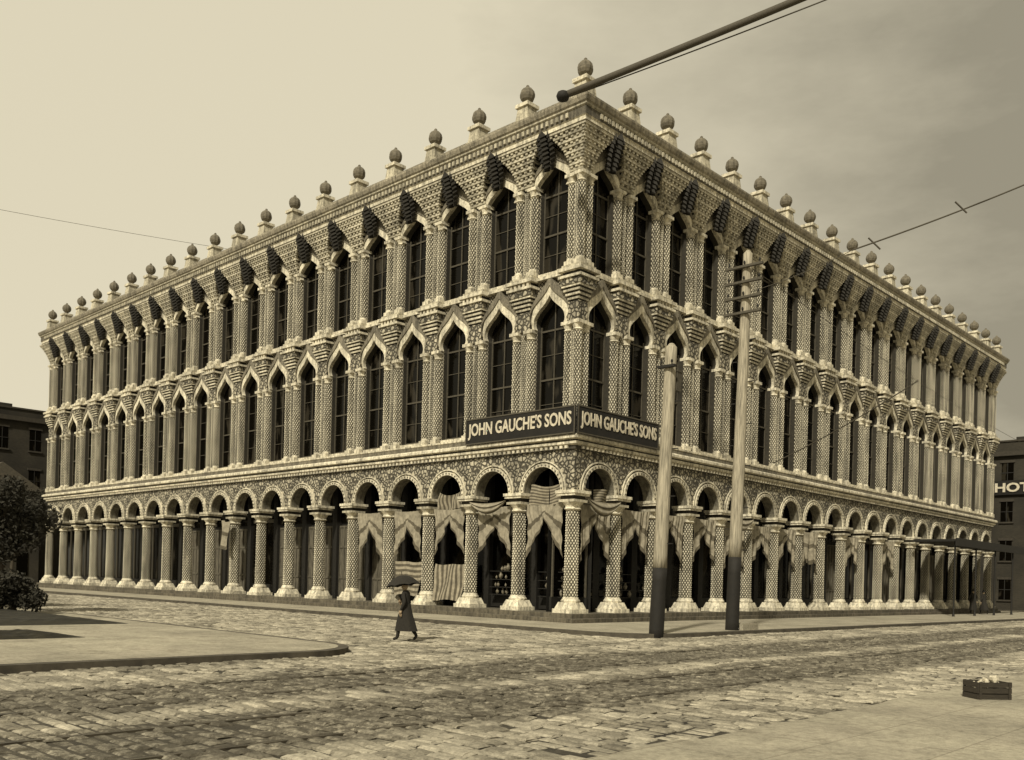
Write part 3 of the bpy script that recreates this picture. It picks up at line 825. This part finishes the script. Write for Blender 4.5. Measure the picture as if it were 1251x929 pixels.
mb.add([(gx0-.3,gy0-.3,8.6),(gx1+.3,gy0-.3,8.6),(gx1+.3,gy1,8.6),(gx0-.3,gy1,8.6),(gm,gy0-.3,11.0),(gm,gy1,11.0)], [(0,1,4),(2,3,5),(1,2,5,4),(3,0,4,5),(0,3,2,1)], 1)
for x in (-1.9, 0.1, 2.1):
    for z in (.9, 4.8): mb.box(x, x+.95, gy0-.06, gy0+.01, z, z+2.1, 2)
put('gabled_house', mb.mesh('gabled_house', [M_BRICK, simple_mat('slate_roof', (.09,.078,.056), .8), M_GLASS]), None, SITE)

# ------------------------------------------------------------------ utility poles
def pole(name, px, py, h, r0, r1, dark, arms, lean):
    e = empty(name, Matrix.Translation((px, py, .0)) @ Matrix.Rotation(lean, 4, 'Y') @ Matrix.Rotation(ANG, 4, 'Z'))
    mb = MB(); n = 14; prof = []
    K = 24
    for i in range(K+1):
        t = i/K; prof.append(((r0+(r1-r0)*t)*(1+random.uniform(-.03,.03)), -.1+(h+.1)*t))
    mb.lathe(0, 0, [q for q in prof if q[1] > dark] + [(r1*.4, h+.12)], n, 0)
    mb.lathe(0, 0, [q for q in prof if q[1] <= dark] + [([q for q in prof if q[1] > dark][0][0]+.004, [q for q in prof if q[1] > dark][0][1])], n, 1)
    put('shaft', mb.mesh('shaft', [M_WHITEWOOD, M_TAR], True), e, Matrix.Identity(4))
    mb = MB()
    for z, half, y in arms:
        mb.box(-.10-r1, -r1+.02, -half, half, z-.04, z+.04, 0)
        k = max(2, int(half*2/.42))
        for i in range(k):
            yy = -half+.12 + (2*half-.24)*i/(k-1)
            mb.lathe(-.05-r1, yy, [(.015,z+.04),(.015,z+.10),(.035,z+.11),(.04,z+.16),(.025,z+.20)], 8, 1)
    for i in range(int(h*1.1)):
        z = 3.0+i*.75
        if z < h-1: mb.box(-.02, .02, (r0+.10)*(1 if i % 2 else -1)-.1, (r0+.10)*(1 if i % 2 else -1)+.1, z, z+.03, 1)
    if arms: put('crossarms', mb.mesh('crossarms', [M_TAR if h < 10 else M_FRAME, M_TAR]), e, Matrix.Identity(4))
    return e
pole('telegraph_pole', 7.9, 33.1, 13.6, .25, .16, 2.4, [(13.1, .72, 0), (12.55, .72, 0), (12.0, .72, 0), (11.45, .72, 0)], radians(.9))
e = pole('utility_pole', 4.62, 29.4, 9.25, .24, .18, 2.1, [(8.6, .32, 0)], radians(1.5))
mb = MB(); mb.box(.18, .44, -.16, .16, 7.9, 8.5, 0); mb.box(.16, .47, -.18, .18, 8.5, 8.56, 0); mb.lathe(.32, 0, [(.03,7.3),(.03,7.9)], 8, 0)
put('switch_box', mb.mesh('switch_box', [M_FRAME]), e, Matrix.Identity(4))

# ------------------------------------------------------------------ wires
def wire(name, pts, r, mat=M_CABLE):
    cu = bpy.data.curves.new(name, 'CURVE'); cu.dimensions = '3D'; cu.bevel_depth = r; cu.bevel_resolution = 2
    sp = cu.splines.new('POLY'); sp.points.add(len(pts)-1)
    for p, q in zip(sp.points, pts): p.co = (*q, 1)
    cu.materials.append(mat); o = bpy.data.objects.new(name, cu); COL.objects.link(o); return o
def sag(a, b, s, n=24):
    a = Vector(a); b = Vector(b); out = []
    for i in range(n+1):
        t = i/n; p = a.lerp(b, t); p.z -= s*4*t*(1-t); out.append(tuple(p))
    return out
wire('overhead_cable', sag((1.43, 33.0, 19.05), (27.6, 22.3, 25.9), .25), .12)
wire('overhead_wire', sag((1.6, 33.1, 19.05), (27.6, 22.4, 25.4), .40), .022)
mb = MB(); mb.lathe(0, 0, [(.06,-.18),(.2,-.12),(.24,0),(.2,.12),(.06,.2)], 12, 0)
put('cable_insulator', mb.mesh('cable_insulator', [M_TAR], True), None, Matrix.Translation((1.35, 33.0, 19.0)))
pa, pb = (11.8, 33, 13.8), (26.0, 36, 20.8)
e = empty('span_wire'); o = wire('strand', sag(pa, pb, .25), .028); o.parent = e
for t in (.06, .30, .54):
    q = Vector(pa).lerp(Vector(pb), t); q.z -= .1
    o = wire('hanger', [tuple(q+Vector((-.22, 0, .2))), tuple(q+Vector((.22, 0, -.2)))], .03); o.parent = e
o = wire('strand', sag((8.1, 33.1, 12.2), pa, .1), .012); o.parent = e
wire('guy_wire', sag(world(5.5*wR, -.6, 7.9), (17.5, 40.5, 10.9), .15), .03)
wire('telegraph_wire', sag((8.1, 33.1, 13.2), (60, 95, 14), 1.0), .012)
wire('telegraph_wire', sag((-40, 50, 23), (-18.5, 62, 23.2), .2), .012)
wire('telegraph_wire', sag((12.0, 22, 20.0), (40, 44, 27), .4), .008)
wire('telegraph_wire', sag((9.0, 20, 17.6), (40, 42, 24), .4), .008)

# ------------------------------------------------------------------ crate with waste paper
p = (7.66, 14.85)
e = empty('wooden_crate', Matrix.Translation((p[0], p[1], .05)) @ Matrix.Rotation(.12, 4, 'Z'))
mb = MB(); hx, hy, h = .29, .2, .27
for z in (0.0, .095, .19):
    mb.box(-hx, hx, -hy, -hy+.018, z+.003, z+.08, 0); mb.box(-hx, hx, hy-.018, hy, z+.003, z+.08, 0)
    mb.box(-hx+.001, -hx+.019, -hy+.018, hy-.018, z+.003, z+.08, 0); mb.box(hx-.019, hx-.001, -hy+.018, hy-.018, z+.003, z+.08, 0)
for sx in (-1, 1):
    for sy in (-1, 1): mb.box(sx*(hx-.04)-.02, sx*(hx-.04)+.02, sy*(hy+.008)-.01, sy*(hy+.008)+.01, 0, h+.01, 0)
mb.box(-hx+.02, hx-.02, -hy+.02, hy-.02, .003, .16, 0)
put('slats', mb.mesh('slats', [M_CRATE]), e, Matrix.Identity(4))
bm = bmesh.new()
for k in range(9):
    r = bmesh.ops.create_icosphere(bm, subdivisions=2, radius=random.uniform(.04, .08), matrix=Matrix.Translation((random.uniform(-.2,.2), random.uniform(-.1,.1), random.uniform(.2,.31))))
    for v in r['verts']: v.co += Vector([random.uniform(-.02,.02) for _ in range(3)])
me = bpy.data.meshes.new('papers'); bm.to_mesh(me); bm.free(); me.materials.append(M_PAPER); put('papers', me, e, Matrix.Identity(4))
mb = MB(); mb.box(-.55, .55, -.25, .25, 0, .2, 0); mb.box(-.5, .5, -.2, .2, .2, .24, 0)
q = world(2.6, -6.1); put('stepping_stone', mb.mesh('step', [M_FLAG]), None, Matrix.Translation((q.x, q.y, .15)) @ Matrix.Rotation(ANG, 4, 'Z'))

# ------------------------------------------------------------------ people
def figure(name, loc, rot, height, umbrella):
    e = empty(name, Matrix.Translation(loc) @ Matrix.Rotation(rot, 4, 'Z'))
    s = height/1.70
    J = {'pel':(0,0,.92,.14,.12),'bel':(0,.01,1.06,.125,.105),'ch':(0,.03,1.25,.155,.12),'nk0':(0,.035,1.40,.10,.09),'nk':(0,.05,1.47,.055,.055),
         'hl':(-.09,0,.88,.10,.10),'kl':(-.10,.17,.50,.075,.075),'al':(-.10,.22,.10,.05,.05),'fl':(-.11,.36,.045,.045,.035),
         'hr':(.09,0,.88,.10,.10),'kr':(.10,-.05,.50,.075,.075),'ar':(.10,-.30,.16,.05,.05),'fr':(.10,-.20,.045,.045,.035),
         'sl':(-.17,.03,1.37,.065,.065),'el':(-.25,-.06,1.12,.05,.05),'wl':(-.25,.06,.90,.035,.035),
         'sr':(.17,.03,1.37,.065,.065),'er':(.24,.10,1.13,.05,.05),'wr':((.12,.27,1.22) if umbrella else (.26,.12,.90))+(.035,.035)}
    E = [('pel','bel'),('bel','ch'),('ch','nk0'),('nk0','nk'),('pel','hl'),('hl','kl'),('kl','al'),('al','fl'),('pel','hr'),('hr','kr'),('kr','ar'),('ar','fr'),
         ('nk0','sl'),('sl','el'),('el','wl'),('nk0','sr'),('sr','er'),('er','wr')]
    ks = list(J); me = bpy.data.meshes.new('body')
    me.from_pydata([(J[k][0]*s, J[k][1]*s, J[k][2]*s) for k in ks], [(ks.index(a), ks.index(b)) for a, b in E], [])
    me.materials.append(M_CLOTHDK)
    o = put('clothed_body', me, e, Matrix.Identity(4))
    md = o.modifiers.new('skin', 'SKIN'); md.use_smooth_shade = True
    for i, k in enumerate(ks):
        me.skin_vertices[0].data[i].radius = (J[k][3]*s, J[k][4]*s); me.skin_vertices[0].data[i].use_root = (k == 'pel')
    o.modifiers.new('sub', 'SUBSURF').levels = 2
    o.modifiers['sub'].render_levels = 2
    mb = MB(); n = 24; vs = []; fs = []
    for i, (rx, ry, z, cy) in enumerate(((.155,.125,1.08,.01),(.18,.15,.95,.01),(.21,.22,.75,.02),(.235,.29,.52,.0),(.25,.34,.30,-.02))):
        for j in range(n):
            a = 2*pi*j/n; w_ = 1+.06*sin(a*7)*i/4; vs.append((rx*cos(a)*w_*s, (ry*sin(a)*w_+cy)*s, z*s))
    for i in range(4):
        for j in range(n): fs.append((i*n+j, i*n+(j+1) % n, (i+1)*n+(j+1) % n, (i+1)*n+j))
    mb.add(vs, fs, 0); put('coat_skirt', mb.mesh('coat_skirt', [M_CLOTHDK], True), e, Matrix.Identity(4))
    bm = bmesh.new(); bmesh.ops.create_uvsphere(bm, u_segments=24, v_segments=18, radius=1)
    for v in bm.verts:
        x, y, z = v.co
        nx = x*.075; ny = y*.095; nz = z*.115
        if z < 0: nx *= 1+.25*z; ny *= 1+.12*z
        if y > .75 and abs(x) < .22 and -.35 < z < .15: ny += .022*(1-abs(x)/.22)
        if y > .7 and .05 < z < .25 and .2 < abs(x) < .55: ny -= .010
        if y > .7 and -.6 < z < -.42 and abs(x) < .3: ny += .006
        if abs(x) > .93 and abs(z) < .3: nx *= 1.15
        v.co = (nx, ny, nz)
    me = bpy.data.meshes.new('head'); bm.to_mesh(me); bm.free(); me.materials.append(M_SKIN)
    for pl in me.polygons: pl.use_smooth = True
    put('head', me, e, Matrix.Translation((0, .07*s, 1.575*s)) @ Matrix.Scale(s, 4))
    mb = MB(); mb.lathe(0, .06*s, [(.14*s,1.625*s),(.145*s,1.632*s),(.092*s,1.64*s),(.09*s,1.72*s),(.07*s,1.755*s),(.02*s,1.76*s)], 20, 0)
    put('hat', mb.mesh('hat', [M_TAR], True), e, Matrix.Identity(4))
    mb = MB()
    for (wx, wy, wz), g in ((J['wl'][:3], 0), (J['wr'][:3], umbrella)):
        wx, wy, wz = wx*s, wy*s, wz*s
        mb.frustum(wx, wy, .022, .034, wz-.10, wz-.01, 0)
        for f in range(4):
            L = (.075, .085, .08, .06)[f]; y = wy-.027+.018*f
            mb.lathe(wx+(.02 if g else 0), y, [(.006,wz-.10-L),(.0085,wz-.09-L*.5),(.0095,wz-.095)], 6, 0)
        mb.lathe(wx, wy+.045, [(.007,wz-.11),(.010,wz-.08),(.011,wz-.045)], 6, 0)
    put('hands', mb.mesh('hands', [M_SKIN], True), e, Matrix.Identity(4))
    if umbrella:
        mb = MB(); top = Vector((.08, .20, 1.90*s)); n = 8; R = .48; vs = [(0,0,.0)]; fs = []
        rings = 6
        for i in range(1, rings+1):
            t = i/rings
            for j in range(n*3):
                a = 2*pi*j/(n*3); sc = 1-.10*t*(1-abs((j % 3)/1.5-1)) if j % 3 else 1
                vs.append((R*t*sc*cos(a), R*t*sc*sin(a), -.28*t*t + (.03 if j % 3 else 0)*t))
        m = n*3
        for j in range(m): fs.append((0, 1+j, 1+(j+1) % m))
        for i in range(rings-1):
            for j in range(m): fs.append((1+i*m+j, 1+(i+1)*m+j, 1+(i+1)*m+(j+1) % m, 1+i*m+(j+1) % m))
        mb.add(vs, fs, 0); mb.lathe(0, 0, [(.01,-.78),(.01,.08),(.003,.12)], 8, 0)
        put('umbrella', mb.mesh('umbrella', [M_CLOTHDK], True), e, Matrix.Translation(top) @ Matrix.Rotation(-.15, 4, 'X'))
figure('pedestrian_with_umbrella', (-2.78, 24.6, .03), radians(70), 1.56, True)
q = world(42.5, -1.6); figure('pedestrian', (q.x, q.y, .15), radians(160), 1.72, False)
q = world(43.6, -2.0); figure('pedestrian', (q.x, q.y, .15), radians(20), 1.66, False)

# ------------------------------------------------------------------ world, sun
SUN_EL, SUN_AZ = radians(42), radians(200)
wd = bpy.data.worlds.new('World'); scene.world = wd; wd.use_nodes = True
nt = wd.node_tree; bg = nt.nodes['Background']
sky = N(nt, 'ShaderNodeTexSky', sky_type='NISHITA'); sky.sun_disc = False
sky.sun_elevation = SUN_EL; sky.sun_rotation = SUN_AZ
bw = N(nt, 'ShaderNodeRGBToBW'); nt.links.new(sky.outputs[0], bw.inputs[0])
tc = N(nt, 'ShaderNodeTexCoord'); sx = N(nt, 'ShaderNodeSeparateXYZ'); nt.links.new(tc.outputs['Generated'], sx.inputs[0])
mp = N(nt, 'ShaderNodeMapping'); mp.inputs['Scale'].default_value = (1, 1, 2.6); nt.links.new(tc.outputs['Generated'], mp.inputs[0])
n1 = noise(nt, mp.outputs[0], 1.7, 7, .6)
gx = math_n(nt, 'MULTIPLY_ADD', sx.outputs[0], 1.4, 0.0)
gz = math_n(nt, 'MULTIPLY', sx.outputs[2], 0.9)
cl = math_n(nt, 'ADD', math_n(nt, 'ADD', gx, gz), math_n(nt, 'MULTIPLY_ADD', n1, 1.3, -.65))
cloud = ramp(nt, cl, [(0.30, 1.0), (0.66, .74), (1.0, .44)])
base = math_n(nt, 'MULTIPLY_ADD', math_n(nt, 'MINIMUM', bw.outputs[0], 8.0), 0.10, 5.3)
val = math_n(nt, 'MULTIPLY', base, cloud)
col = mixc(nt, 1.0, val, (1.10, 1.0, .74), 'MULTIPLY')
nt.links.new(col, bg.inputs[0]); bg.inputs[1].default_value = .12
sd = bpy.data.lights.new('sun', 'SUN'); sd.energy = 4.0; sd.angle = radians(3); sd.color = (1.0, .93, .76)
so = bpy.data.objects.new('sun', sd); COL.objects.link(so)
dirv = Vector((sin(SUN_AZ)*cos(SUN_EL), cos(SUN_AZ)*cos(SUN_EL), sin(SUN_EL)))
so.rotation_euler = dirv.to_track_quat('Z', 'Y').to_euler(); so.location = (0, -20, 40)

# ------------------------------------------------------------------ camera
cd = bpy.data.cameras.new('camera'); cam = bpy.data.objects.new('camera', cd); COL.objects.link(cam)
cam.matrix_world = Matrix.Translation((0, 0, 1.75)) @ Matrix.Rotation(pi/2, 4, 'X') @ Matrix.Rotation(radians(1.54), 4, 'Z')
cd.sensor_width = 36; cd.lens = 36*1131.6/1251; cd.shift_y = 243.5/1251; cd.clip_end = 3000; cd.clip_start = .1
scene.camera = cam
